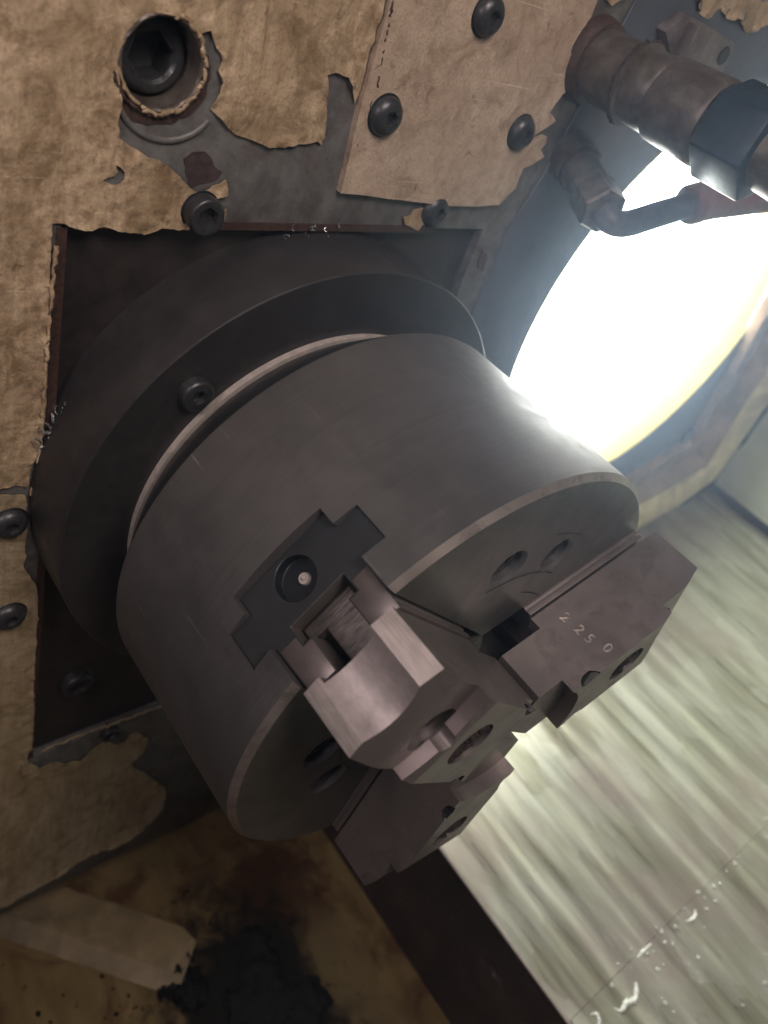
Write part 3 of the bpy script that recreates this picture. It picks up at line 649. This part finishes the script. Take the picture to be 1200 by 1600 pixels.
# chute: two-sided low ridge running diagonally
ch = empty('chute_plate', (-150, -110, -432), 'folded grimy tan chute plate lying in the trough at lower left', 'chute plate')
def wedge(name, a, b, wl, wr, h, m):
    a = Vector(a); b = Vector(b); d = (b - a); n = Vector((-d.y, d.x)).normalized()
    bm = bmesh.new(); S = []
    for k in range(15):
        t = k / 14; p = a.lerp(b, t)
        hh = h * (1 - 0.35 * t)
        tp = 1.0 if t < .9 else (1 - ((t - .9) / .1) ** 2 * .18)
        S.append([bm.verts.new((p + n * w * tp * (1 + 0.05 * noise.noise(Vector((t * 9, w, 1)))) ).to_3d() + Vector((0, 0, z))) for w, z in ((wl, -1), (wl * .96, 0.6), (0.7, hh), (-0.7, hh), (-wr * .96, 0.4), (-wr, -1))])
    for u, v in zip(S[:-1], S[1:]):
        for k in range(5): bm.faces.new((u[k], u[k + 1], v[k + 1], v[k]))
    bm.faces.new(S[0]); bm.faces.new(S[-1]); bmesh.ops.recalc_face_normals(bm, faces=bm.faces[:])
    o = obj(name, bm, m, None, 25); return o
o = wedge('folded_plate', (-196, -152), (-50, -26), 36, 13, 11, LEDGE); o.parent = ch; o.matrix_local = Matrix.Translation(Vector((150, 110, 0)) * MM)
# sludge
bm = bmesh.new()
rs = random.Random(3)
blobs = [(-40, 36, 16, 12, 3), (-22, 28, 20, 18, 4), (0, 26, 22, 20, 4), (-12, 4, 14, 16, 3), (14, 52, 18, 12, 3), (28, 30, 26, 24, 4), (8, -14, 16, 18, 3), (-47, -20, 9, 8, 7), (-56, -27, 5, 6, 9), (-44, -34, 8, 7, 6), (-38, -26, 12, 12, 6), (-63, -16, 5, 4, 4), (-50, -42, 4, 5, 4)]
for (x, y, rx, ry, h) in blobs:
    g = bmesh.ops.create_icosphere(bm, subdivisions=4, radius=1, matrix=Matrix.Identity(4))
    for v in g['verts']:
        c = v.co.copy(); w = 1 + 0.45 * noise.noise(c * 1.7 + Vector((x, y, 0))) + 0.22 * noise.noise(c * 5 + Vector((x, y, 2)))
        v.co = Vector((x + c.x * rx * w, y + c.y * ry * w, -432 + c.z * h * w))
sl = obj('sludge', bm, SLUDGE, None, 60); tag(sl, 'black oily sludge and chips piled in the bottom of the trough', 'sludge', kind='stuff')
bm = bmesh.new()
for k in range(60):
    t = rs.random()
    x = rs.gauss(-70, 45); y = rs.gauss(-30, 45)
    z = -431.5
    g = bmesh.ops.create_icosphere(bm, subdivisions=1, radius=rs.uniform(0.6, 2.0))
    for v in g['verts']: v.co = Vector((v.co.x * rs.uniform(.7, 1.3) + x, v.co.y + y, v.co.z * 0.6 + z))
o = obj('chip_specks', bm, SLUDGE, None, 60); tag(o, 'dark metal chips and specks scattered over the trough', 'chips', kind='stuff')

# ================================================================== CHUCK
JA, JB, JC = math.radians(142.4), math.radians(22.4), math.radians(262.4)
ch_loc = (-119.5, 0, 0)
chuck = empty('lathe_chuck', ch_loc, 'large dark steel three jaw lathe chuck in the middle of the picture', 'chuck')
def on_chuck(o, ang=0.0, parent=None):
    o.parent = parent or chuck
    off = Vector(ch_loc) * MM if parent is None else Vector((0, 0, 0))
    o.matrix_local = Matrix.Translation(-off) @ Matrix.Rotation(ang, 4, 'X'); return o
RB = 105.0
prof = [(-90, 0), (-90, 60), (-90, RB), (-60, RB), (-30, RB), (0, RB), (2.7, RB - 2.9), (2.7, 0)]
prof = [(-118, 0), (-118, 84), (-112, 84), (-111, 88.6), (-90.6, RB - 0.6), (-89.6, RB), (0, RB), (2.4, RB - 2.4), (2.4, 0)]
bm = bmesh.new(); lathe(bm, prof, 256)
body = from_bm(bm, 'chuck_body')
for m_ in (CHUCK, FACE, CHAMFER, MASTER_DK): body.materials.append(m_)
for p in body.polygons:
    cx = p.center.x / MM; r = math.hypot(p.center.y, p.center.z) / MM
    p.material_index = 1 if cx > 2.3 else (2 if cx > 0.01 else (3 if cx < -92 else 0))  # tapered back gets the dark steel: its backward-facing shade put into colour
cut = []
def rotx(bm, a): bmesh.ops.rotate(bm, cent=(0, 0, 0), matrix=Matrix.Rotation(a, 3, 'X'), verts=bm.verts); return bm
for a in (JA, JB, JC):
    c = bmesh.new()
    # (x, s) section of the jaw way, extruded along r (local y); wings then narrow
    sec = [(6, -20.6), (-13.4, -20.6), (-13.4, -30), (-29, -30), (-29, -20.6), (-36.5, -20.6), (-36.5, 20.6), (-29, 20.6), (-29, 30), (-13.4, 30), (-13.4, 20.6), (6, 20.6)]
    prism(c, sec, 12, 120, 'y'); rotx(c, a); 
    for f in c.faces: f.material_index = 0
    cut.append(c)
c = bmesh.new(); lathe(c, [(-40, 0), (-40, 19), (8, 19), (8, 0)], 64); cut.append(c)
hole_angs = []
for mid in (82.4, -37.6, -157.6):
    for d in (-13.6, 13.6): hole_angs.append(math.radians(mid + d))
for a in hole_angs:
    c = bmesh.new(); lathe(c, [(-22, 0), (-22, 7.4), (1.0, 7.4), (4.4, 10.8), (8, 10.8), (8, 0)], 40, 66.5 * math.cos(a), 66.5 * math.sin(a)); cut.append(c)
body = carve(body, cut, 0.45, segs=2, mats=(CHUCK, FACE, CHAMFER, MASTER_DK))
on_chuck(link('chuck_body', body, None, None, 30))
# bright spigot ring at the back
bm = bmesh.new(); lathe(bm, [(-119.5, 60), (-119.5, 88.4), (-113.2, 88.4), (-113.2, 60)], 192)
o = on_chuck(obj('register_ring', bm, BRIGHT_RING)); 
# recessed mounting screws
def socket_screw(r, h, depth, rs_, m=BOLT, n=32):
    bm = bmesh.new(); lathe(bm, [(0, 0), (0, r), (h - 0.8, r), (h, r - 0.8), (h, 0)], n); me = from_bm(bm)
    c = bmesh.new(); prism(c, hex_pts(0, 0, rs_, 0.4), h - depth, h + 3, 'x')
    me = carve(me, [c], 0.2, segs=1); me.materials.clear(); me.materials.append(m); return me
scr = socket_screw(6.9, 16, 6, 4.2)
for a in hole_angs:
    o = link('mounting_screw', scr, None); o.parent = chuck
    o.matrix_local = Matrix.Translation((Vector((-17.0, 66.5 * math.cos(a), 66.5 * math.sin(a))) - Vector(ch_loc)) * MM)
# centre bush with two small dowel screws
bm = bmesh.new(); lathe(bm, [(-38, 0), (-38, 18.8), (-3, 18.8), (-2, 17.8), (-2, 11), (-14, 9), (-14, 0)], 64)
on_chuck(obj('centre_bush', bm, MASTER_DK))
# engraved witness rings on the face (very fine raised lines)
for (r0, a0, a1) in ((58.0, 60, 104), (47.0, 50, 74), (78.0, 64, 80), (58.0, 196, 224)):
    bm = bmesh.new()
    pth = [(2.72, r0 * math.cos(math.radians(a0 + (a1 - a0) * k / 30)), r0 * math.sin(math.radians(a0 + (a1 - a0) * k / 30))) for k in range(31)]
    tube(bm, pth, 0.16, 6); on_chuck(obj('scribed_arc', bm, DARK))

# ---- master jaws (local frame: x axial, y radial, z sideways)
def make_master():
    sec = [(6.5, -19.6), (-13.6, -20.3), (-13.6, -29.7), (-28.7, -29.7), (-28.7, -20.3), (-36.2, -20.3), (-36.2, 20.3), (-28.7, 20.3), (-28.7, 29.7), (-13.6, 29.7), (-13.6, 20.3), (6.5, 19.6)]
    bm = bmesh.new(); prism(bm, sec, 34, 99.6, 'y'); me = from_bm(bm, 'master_jaw')
    for m_ in (MASTER, MASTER_DK, HOLE_DK): me.materials.append(m_)
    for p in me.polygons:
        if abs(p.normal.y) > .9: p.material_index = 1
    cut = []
    c = bmesh.new(); prism(c, [(-15.5, -12), (-15.5, 12), (-8, 12), (-8, 8.2), (8, 8.2), (8, -8.2), (-8, -8.2), (-8, -12)], 28, 104, 'y'); cut.append(c)
    c = bmesh.new(); bmesh.ops.create_cone(c, cap_ends=True, segments=48, radius1=7.8, radius2=7.8, depth=7.0)
    bmesh.ops.rotate(c, cent=(0, 0, 0), matrix=Matrix.Rotation(PI / 2, 3, 'X'), verts=c.verts); shift(c, (-26.7, 98.4, 1.0))
    for f in c.faces: f.material_index = 2
    cut.append(c)
    # side relief grooves beside the serrations
    for s in (-1, 1):
        c = bmesh.new(); box(c, 3.2, 4.4, 20, 110, *(sorted((s * 19.2, s * 24)))); cut.append(c)
    return carve(me, cut, 0.4, segs=2, mats=(MASTER, MASTER_DK, HOLE_DK))
master_me = make_master()
# the two rail ends in front of the T opening read brighter: added thin plates whose lighter colour stands for light and scuffs
def make_rail(s):
    bm = bmesh.new()
    sec = [(6.1, s * 19.1), (-11.5, s * 19.6), (-11.5, s * 12.6), (-7.3, s * 12.6), (-7.3, s * 8.6), (6.1, s * 8.6)]
    prism(bm, sec, 99.3, 100.0, 'y'); return carve(from_bm(bm), [], 0.25, segs=2)
rail_me = {s: make_rail(s) for s in (-1, 1)}
for m_ in rail_me.values(): m_.materials.clear(); m_.materials.append(MASTER)
bm = bmesh.new(); prism(bm, [(-14.2, -10.2), (-14.2, 11.2), (-8.6, 11.2), (-8.6, 4.6), (9.0, 4.6), (9.0, -7.9), (-8.6, -7.9), (-8.6, -10.2)], 40, 94.6, 'y')
nut_me = carve(from_bm(bm), [], 0.8, segs=3); nut_me.materials.clear(); nut_me.materials.append(NUTM)
bm = bmesh.new(); bmesh.ops.create_cone(bm, cap_ends=True, segments=32, radius1=2.2, radius2=1.9, depth=1.2)
g = bmesh.ops.create_uvsphere(bm, u_segments=16, v_segments=8, radius=0.8, matrix=Matrix.Translation((0, 0, 0.7)))
bmesh.ops.rotate(bm, cent=(0, 0, 0), matrix=Matrix.Rotation(-PI / 2, 3, 'X'), verts=bm.verts); shift(bm, (-26.5, 95.6, -0.2))
nip_me = from_bm(bm); nip_me.materials.append(BRIGHT_RING)

# ---- top jaws
def make_top_jaw():
    H = 18.5
    side = [(7.4, 33.6), (7.4, 112), (30.7, 112), (31, 108), (34.2, 98), (35, 92), (35, 86), (38.4, 86), (41, 76.0), (41, 20), (41, -5), (13, -5), (13, 33.6)]
    bm = bmesh.new(); prism(bm, side, -H, H); me = from_bm(bm, 'top_jaw')
    jm = (JAW, JAW_END, MILLED, DARK, JAW_STEP, EDGE)
    for m_ in jm: me.materials.append(m_)
    cut = []
    # outer end: crowned around s, with a chamfer on each side and a shallow ground scoop between
    scoop = [(105.3 + 2.95 * abs((q - 1.0) / 11.4) ** 2.1, q) for q in np.linspace(-10.4, 12.4, 29)]
    crown = [(120, -25), (104.6, -25), (106.4, -18.5)] + scoop + [(107.4, 18.5), (106, 25), (120, 25)]
    c = bmesh.new(); prism(c, crown, 0, 50, 'x')
    for m_ in (JAW, JAW_END, MILLED): pass
    for f in c.faces:
        cs = f.calc_center_median().z
        f.material_index = 1 if -10.2 < cs < 12.2 else 2
    cut.append(c)
    # inner end: 120 degree point and the bored gripping step
    tip = [(-30, -30), (-30, 30), (13 + 0.577 * 11.5, 30), (13, 18.5), (2.6, 0.7), (2.6, -0.7), (13, -18.5), (13 + 0.577 * 11.5, -30)]
    c = bmesh.new(); prism(c, tip, 0, 60, 'x'); cut.append(c)
    c = bmesh.new(); lathe(c, [(34.6, 0), (34.6, 31.2), (60, 31.2), (60, 0)], 96); cut.append(c)
    # two counterbores
    for x0, r0, rr, x1 in ((17.5, 83.0, 9.4, 35.2), (27.0, 60.2, 9.6, 60), (30, 80.0, 3.6, 60)):
        c = bmesh.new(); lathe(c, [(x0, 0), (x0, rr), (x1, rr), (x1, 0)], 48, r0, 1.2 if x1 != 60 or rr < 9 else 0); cut.append(c)
    # concave step wall across the front
    c = bmesh.new(); prism(c, [(130, -30)] + [(79 + 3.0 * (q / 18.5) ** 2, q) for q in np.linspace(-24, 24, 25)] + [(130, 30)], 35.0, 60, 'x')
    for f in c.faces: f.material_index = 4
    cut.append(c)
    # key slot for the T-nut in the back
    c = bmesh.new(); box(c, 0, 9.8, 25, 120, -9.2, 11.4); cut.append(c)
    # small broken-out nicks by the step
    for s in (-1, 1):
        c = bmesh.new(); bmesh.ops.create_icosphere(c, subdivisions=2, radius=3.4)
        for v in c.verts: v.co = v.co * (1 + 0.35 * noise.noise(v.co * 0.6)); v.co.y *= 1.5
        shift(c, (41.2, 34.5, s * 18.9))
        for f in c.faces: f.material_index = 3
        cut.append(c)
    keep = bmesh.new(); prism(keep, [(-10, -40), (-10, 130), (60, 130), (60, -40)], -18.5, 18.5)
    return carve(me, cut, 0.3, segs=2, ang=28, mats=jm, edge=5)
jaw_me = make_top_jaw()
print('jaw mats', [m.name if m else None for m in jaw_me.materials])
jscr = socket_screw(7.6, 8, 5, 4.2)
def chewed_disc():
    bm = bmesh.new(); rs = random.Random(9)
    n = 26
    for i in range(n):     # curled layers of packed swarf
        a = rs.uniform(0, 2 * PI); r = rs.uniform(0, 6.5); y = r * math.cos(a); z = rs.uniform(-1, 1) * math.sqrt(max(1, 88 - y * y))
        L = rs.uniform(2, 6); pts = [(rs.uniform(-0.4, 0.8) + 0.5 * math.sin(t), y + (t - 1.5) * 0.3, max(-8.6, min(8.6, z + (t - 1.5) * L * 0.45))) for t in np.linspace(0, 3, 7)]
        pts = [p for p in pts if math.hypot(p[1], p[2]) < 9.0]
        if len(pts) > 2: tube(bm, pts, 0.55, 5)
    lathe(bm, [(-2, 0), (-2, 9.2), (-0.2, 9.2), (0.1, 5), (0.0, 0)], 32)
    me = from_bm(bm); me.materials.append(GREASE); return me
swarf_me = chewed_disc()

# stamped figures 2 250 on the side of the right-hand jaw
def stamp_mesh(items, size, depth):
    """items: (text, x, y) in the jaw side plane; returns bm of raised/lowered strokes (mm)"""
    bm_all = bmesh.new()
    for text, x, y in items:
        cu = bpy.data.curves.new('figure', 'FONT'); cu.body = text; cu.size = size; cu.extrude = depth; cu.align_x = 'CENTER'; cu.align_y = 'CENTER'; cu.resolution_u = 3; cu.offset = 0.14
        o = bpy.data.objects.new('figure', cu); COL.objects.link(o)
        dg = bpy.context.evaluated_depsgraph_get(); dg.update()
        me = bpy.data.meshes.new_from_object(o.evaluated_get(dg))
        me.transform(Matrix.Translation((x, y, 0)) @ Matrix.Rotation(0.12 * math.sin(x * 7), 4, 'Z'))
        bm_all.from_mesh(me); bpy.data.meshes.remove(me); bpy.data.objects.remove(o); bpy.data.curves.remove(cu)
    return bm_all

labels = {JA: 'jaw nearest the camera with its ground outer end lit bright', JB: 'right hand jaw stamped 2 250 on its side', JC: 'bottom jaw hanging below the chuck in shade'}
for a in (JA, JB, JC):
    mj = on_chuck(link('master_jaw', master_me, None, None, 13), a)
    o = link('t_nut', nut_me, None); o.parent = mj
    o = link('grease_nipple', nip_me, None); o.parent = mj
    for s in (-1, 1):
        o = link('lit_rail_face', rail_me[s], None); o.parent = mj
    me = jaw_me.copy() if a == JB else jaw_me
    if a == JB:
        # punch the figures into the side: local x = axial, y = radial; letters read along +x with tops outward
        c = stamp_mesh([('2', 15.4, 45.2), ('2', 22.9, 45.9), ('5', 28.2, 46.3), ('0', 35.4, 49.2)], 6.4, 0.35)
        shift(c, (0, 0, 18.5))
        for f in c.faces: f.material_index = 6
        me.materials.append(STAMP); me = carve(me, [c], 0, mats=(JAW, JAW_END, MILLED, DARK, JAW_STEP, EDGE, STAMP))
    tj = on_chuck(link('top_jaw', me, None, None, 13), a); tj['label'] = labels[a]
    for (x0, r0) in ((23.5, 83.0),):
        o = link('jaw_screw', jscr, None); o.parent = tj; o.location = Vector((x0, r0, 1.2)) * MM
    o = link('packed_swarf', swarf_me, None); o.parent = tj; o.location = Vector((39.6, 60.2, 0)) * MM

# ---- spindle flange behind the chuck
fl = empty('spindle_flange', (-155, 0, 0), 'wide dark ring flange round the spindle nose, directly behind the chuck', 'flange')
def onfl(o): o.parent = fl; return o
bm = bmesh.new(); lathe(bm, [(0, 60), (0, 117.0), (38.0, 117.0), (38.7, 116.8), (39.1, 116.2), (38.8, 60)], 256); onfl(obj('ring', bm, OXIDE_FL, None, 25))
me = socket_screw(6.6, 6.0, 3.0, 3.2)
for aa in (135.4, 15.4, 255.4):
    a = math.radians(aa); o = link('flange_screw', me, None); o.parent = fl; o.location = Vector((37.6, 99.2 * math.cos(a), 99.2 * math.sin(a))) * MM

# ================================================================== COOLANT PIPES upper right
cpipe = empty('coolant_pipe', (-148, 120, 200), 'thick greasy brown pipe union with blue hex nut coming out of the wall', 'pipe')
bm = bmesh.new(); lathe(bm, [(0, 0), (0, 18.2), (3, 17.8), (7, 16.6), (7, 0)], 48); obj('wall_collar', bm, PRIMER, cpipe)
bm = bmesh.new(); lathe(bm, [(2, 0), (2, 14.5), (26, 15.0), (26.5, 16.4), (30, 16.6), (30.5, 15), (42, 15.4), (44, 14.2), (46, 16.6), (70, 17.2), (72, 16.2), (75, 0)], 64); obj('pipe_body', bm, PIPE, cpipe)
bm = bmesh.new(); prism(bm, hex_pts(0, 0, 20.0, 0.35), 73.5, 98, 'x'); me = carve(from_bm(bm), [], 1.2, segs=2); me.materials.clear(); me.materials.append(NUT); o = link('hex_nut', me, None); o.parent = cpipe
bm = bmesh.new(); tube(bm, smooth_path([(96, 0, 0), (110, 2, -1), (130, 6, -3), (150, 10, -6)], 6), 13.5, 32); obj('pipe_tail', bm, PIPE, cpipe)
crumbs = crust('crusted_grease', [(28.5, 16.6 * math.cos(t), 16.6 * math.sin(t)) for t in np.linspace(0, 2 * PI, 40)], GREASE, 0.9, 77, .5); crumbs.parent = cpipe

hs = empty('coolant_hose', (-148, 134, 160), 'thin dark hose bending from a wall fitting across the glaring lamp at upper right', 'hose')
def HL(p): return tuple(Vector(p) - Vector((-148, 134, 160)))
bm = bmesh.new(); tube(bm, [HL((-148, 134, 160)), HL((-134, 130, 157)), HL((-133.9, 130, 157)), HL((-120, 124.5, 153))], [11.5, 11.5, 9.8, 9.8], 32); obj('fitting_base', bm, PIPE, hs)
bm = bmesh.new(); p0, p1 = Vector(HL((-121, 125, 153.5))), Vector(HL((-104, 117, 150)))
tube(bm, [p0, p0.lerp(p1, .05), p0.lerp(p1, .95), p1], [10, 11.2, 11.2, 10], 6); obj('fitting_nut', bm, PIPE, hs, 20)
path = smooth_path([HL(q) for q in ((-106, 117.5, 150.5), (-100, 119, 148.2), (-97, 128, 148.5), (-95, 145, 154), (-92, 166, 161.5), (-91, 176, 164))], 8)
bm = bmesh.new(); tube(bm, path, 6.0, 24); obj('thin_hose', bm, HOSE, hs)
path = smooth_path([HL(q) for q in ((-92, 163, 160.6), (-91, 178, 164.5), (-88, 205, 169), (-86, 240, 174), (-84, 290, 182))], 8)
bm = bmesh.new(); tube(bm, path, [8.2] + [9.4] * (len(path) - 1), 28); obj('hose_sleeve', bm, SLEEVE, hs)

br = empty('mounting_bracket', (-148, 190, 215), 'grey folded metal bracket bolted to the wall above the pipe, upper right', 'bracket')
bm = bmesh.new(); prism(bm, [(-34, 4), (-24, 13), (6, 11), (30, 8), (34, -8), (14, -13), (-20, -4)], 0, 7, 'x'); me = carve(from_bm(bm), [], 1.0); me.materials.clear(); me.materials.append(BRACKET); o = link('bracket_plate', me, None); o.parent = br
bm = bmesh.new(); prism(bm, [(-20, -4), (-3, -8), (-4, 9), (-20, 11)], 7.02, 14, 'x'); me = carve(from_bm(bm), [], 1.0); me.materials.clear(); me.materials.append(BRACKET); o = link('bracket_block', me, None); o.parent = br
bm = bmesh.new(); lathe(bm, [(7.0, 0), (7.0, 4.4), (7.5, 4.2), (7.5, 0)], 24, 24, 2); obj('hole_shade_disc', bm, DARK, br)  # flat black disc, the shade inside a bolt hole put into colour
# leftover thin wire
bm = bmesh.new(); tube(bm, [(-134, 232, 209), (-133, 246, 211)], 0.6, 6); o = obj('wire_end', bm, BRIGHT_RING); tag(o, 'short bright wire end sticking out beside the grey bracket', 'wire')

# ================================================================== SMALL LITTER
def chips(name, pts, label, m=CHIPM, size=1.2, seed=5):
    bm = bmesh.new(); rs = random.Random(seed)
    for (x, y, z, n, sp) in pts:
        for _ in range(n):
            c = Vector((x + rs.gauss(0, sp * .3), y + rs.gauss(0, sp), z + rs.gauss(0, sp)))
            q = []
            R_ = rs.uniform(0.5, 1.2) * size; ax = Vector([rs.uniform(-1, 1) for _ in range(3)]).normalized(); u = ax.orthogonal().normalized(); w = ax.cross(u)
            k = rs.randint(4, 8)
            for i in range(k): q.append(c + (u * math.cos(i * .8) + w * math.sin(i * .8)) * R_ + ax * i * 0.25 * size)
            for i in range(k - 1):
                a, b = q[i], q[i + 1]; o_ = ax * 0.55 * size
                vs = [bm.verts.new(p) for p in (a, b, b + o_, a + o_)]; bm.faces.new(vs)
    me = from_bm(bm); ob = bpy.data.objects.new(name, me); COL.objects.link(ob); me.materials.append(m)
    md = ob.modifiers.new('thick', 'SOLIDIFY'); md.thickness = 0.12 * MM
    tag(ob, label, 'metal chips', kind='stuff'); return ob
chips('swarf', [(-146.5, -104, 44, 26, 3.0), (-146.0, -109, 34, 24, 3.0)], 'clump of glittering metal chips caught at the left edge of the recess', size=2.0, seed=15)
chips('swarf', [(-145.6, -11, 119, 5, 1.6), (-145.6, -20, 119, 4, 2), (-145.6, -2, 119, 3, 1.5)], 'few bright chips on the upper lip of the recess', size=.8, seed=6)
bm = bmesh.new(); rs = random.Random(12)
def drop(bm, x, y, r, flat=0.45, dz=0.8):
    g = bmesh.ops.create_uvsphere(bm, u_segments=12, v_segments=7, radius=1)
    for v in g['verts']: v.co = Vector((x + v.co.x * r, y + v.co.y * r * 1.1, zs(y) + dz + v.co.z * r * flat))
for _ in range(260):
    x = rs.uniform(142, 320); y = rs.uniform(150, 560); drop(bm, x, y, rs.choice([.4, .5, .7, 1.0, 1.5]))
for _ in range(70):
    x = rs.uniform(30, 136); y = rs.uniform(170, 520); drop(bm, x, y, rs.choice([.3, .45, .6, 1.0]), dz=0)
for _ in range(30):
    y = rs.uniform(150, 460); drop(bm, 140.5 + rs.gauss(0, 3.2), y, rs.choice([.5, .8, 1.1, 1.6]), .6)
o = obj('coolant_droplets', bm, WATER, None, 80); tag(o, 'clear coolant droplets beaded over the steel sheet', 'droplets', kind='stuff')
def foam(pts, r, name_label, seed):
    P = smooth_path([(x, y, zs(y) + 1.0) for x, y in pts], 8); rs = random.Random(seed)
    bm = bmesh.new(); rr = [max(.5, r * math.sin(PI * (i + .6) / (len(P) + .2)) * rs.uniform(.7, 1.25)) for i in range(len(P))]
    tube(bm, P, rr, 10); o = obj('foam_curl', bm, FOAM, None, 70); tag(o, name_label, 'foam', 'milky coolant curls on the steel sheet')
foam([(151, 168), (155, 171), (154, 177), (156, 184), (151, 191), (149, 192)], 2.2, 'largest milky coolant curl on the wet sheet near the bottom picture edge', 1)
foam([(152, 150), (150, 154), (146, 155), (144, 152)], 1.5, 'small milky hook of coolant at the bottom edge beside the dark beam', 2)
foam([(145, 254), (147, 258), (147, 263), (144, 266)], 1.3, 'crescent of milky coolant farthest up the seam of the steel sheet', 3)
foam([(140, 205), (139.5, 212), (139.8, 220)], 1.2, 'straight bead of milky coolant lying on the seam of the steel sheet', 4)

# ================================================================== HAZE VOLUME added for the lens bloom round the lamp
bm = bmesh.new(); box(bm, -345, 560, -450, 690, -475, 450)
hz = from_bm(bm, 'haze'); hzo = bpy.data.objects.new('haze', hz); COL.objects.link(hzo)
hm = bpy.data.materials.new('lamp_bloom_haze'); hm.use_nodes = True
nt = hm.node_tree; nt.nodes.clear()
ou = nt.nodes.new('ShaderNodeOutputMaterial'); pv = nt.nodes.new('ShaderNodeVolumePrincipled')
pv.inputs['Color'].default_value = (0.56, 0.73, 1.0, 1); pv.inputs['Density'].default_value = 0.17; pv.inputs['Anisotropy'].default_value = 0.82
nt.links.new(pv.outputs['Volume'], ou.inputs['Volume']); hz.materials.append(hm)
tag(hzo, 'thin bluish haze volume added around the chuck for the bloom of the lamp', 'mist', kind='stuff')
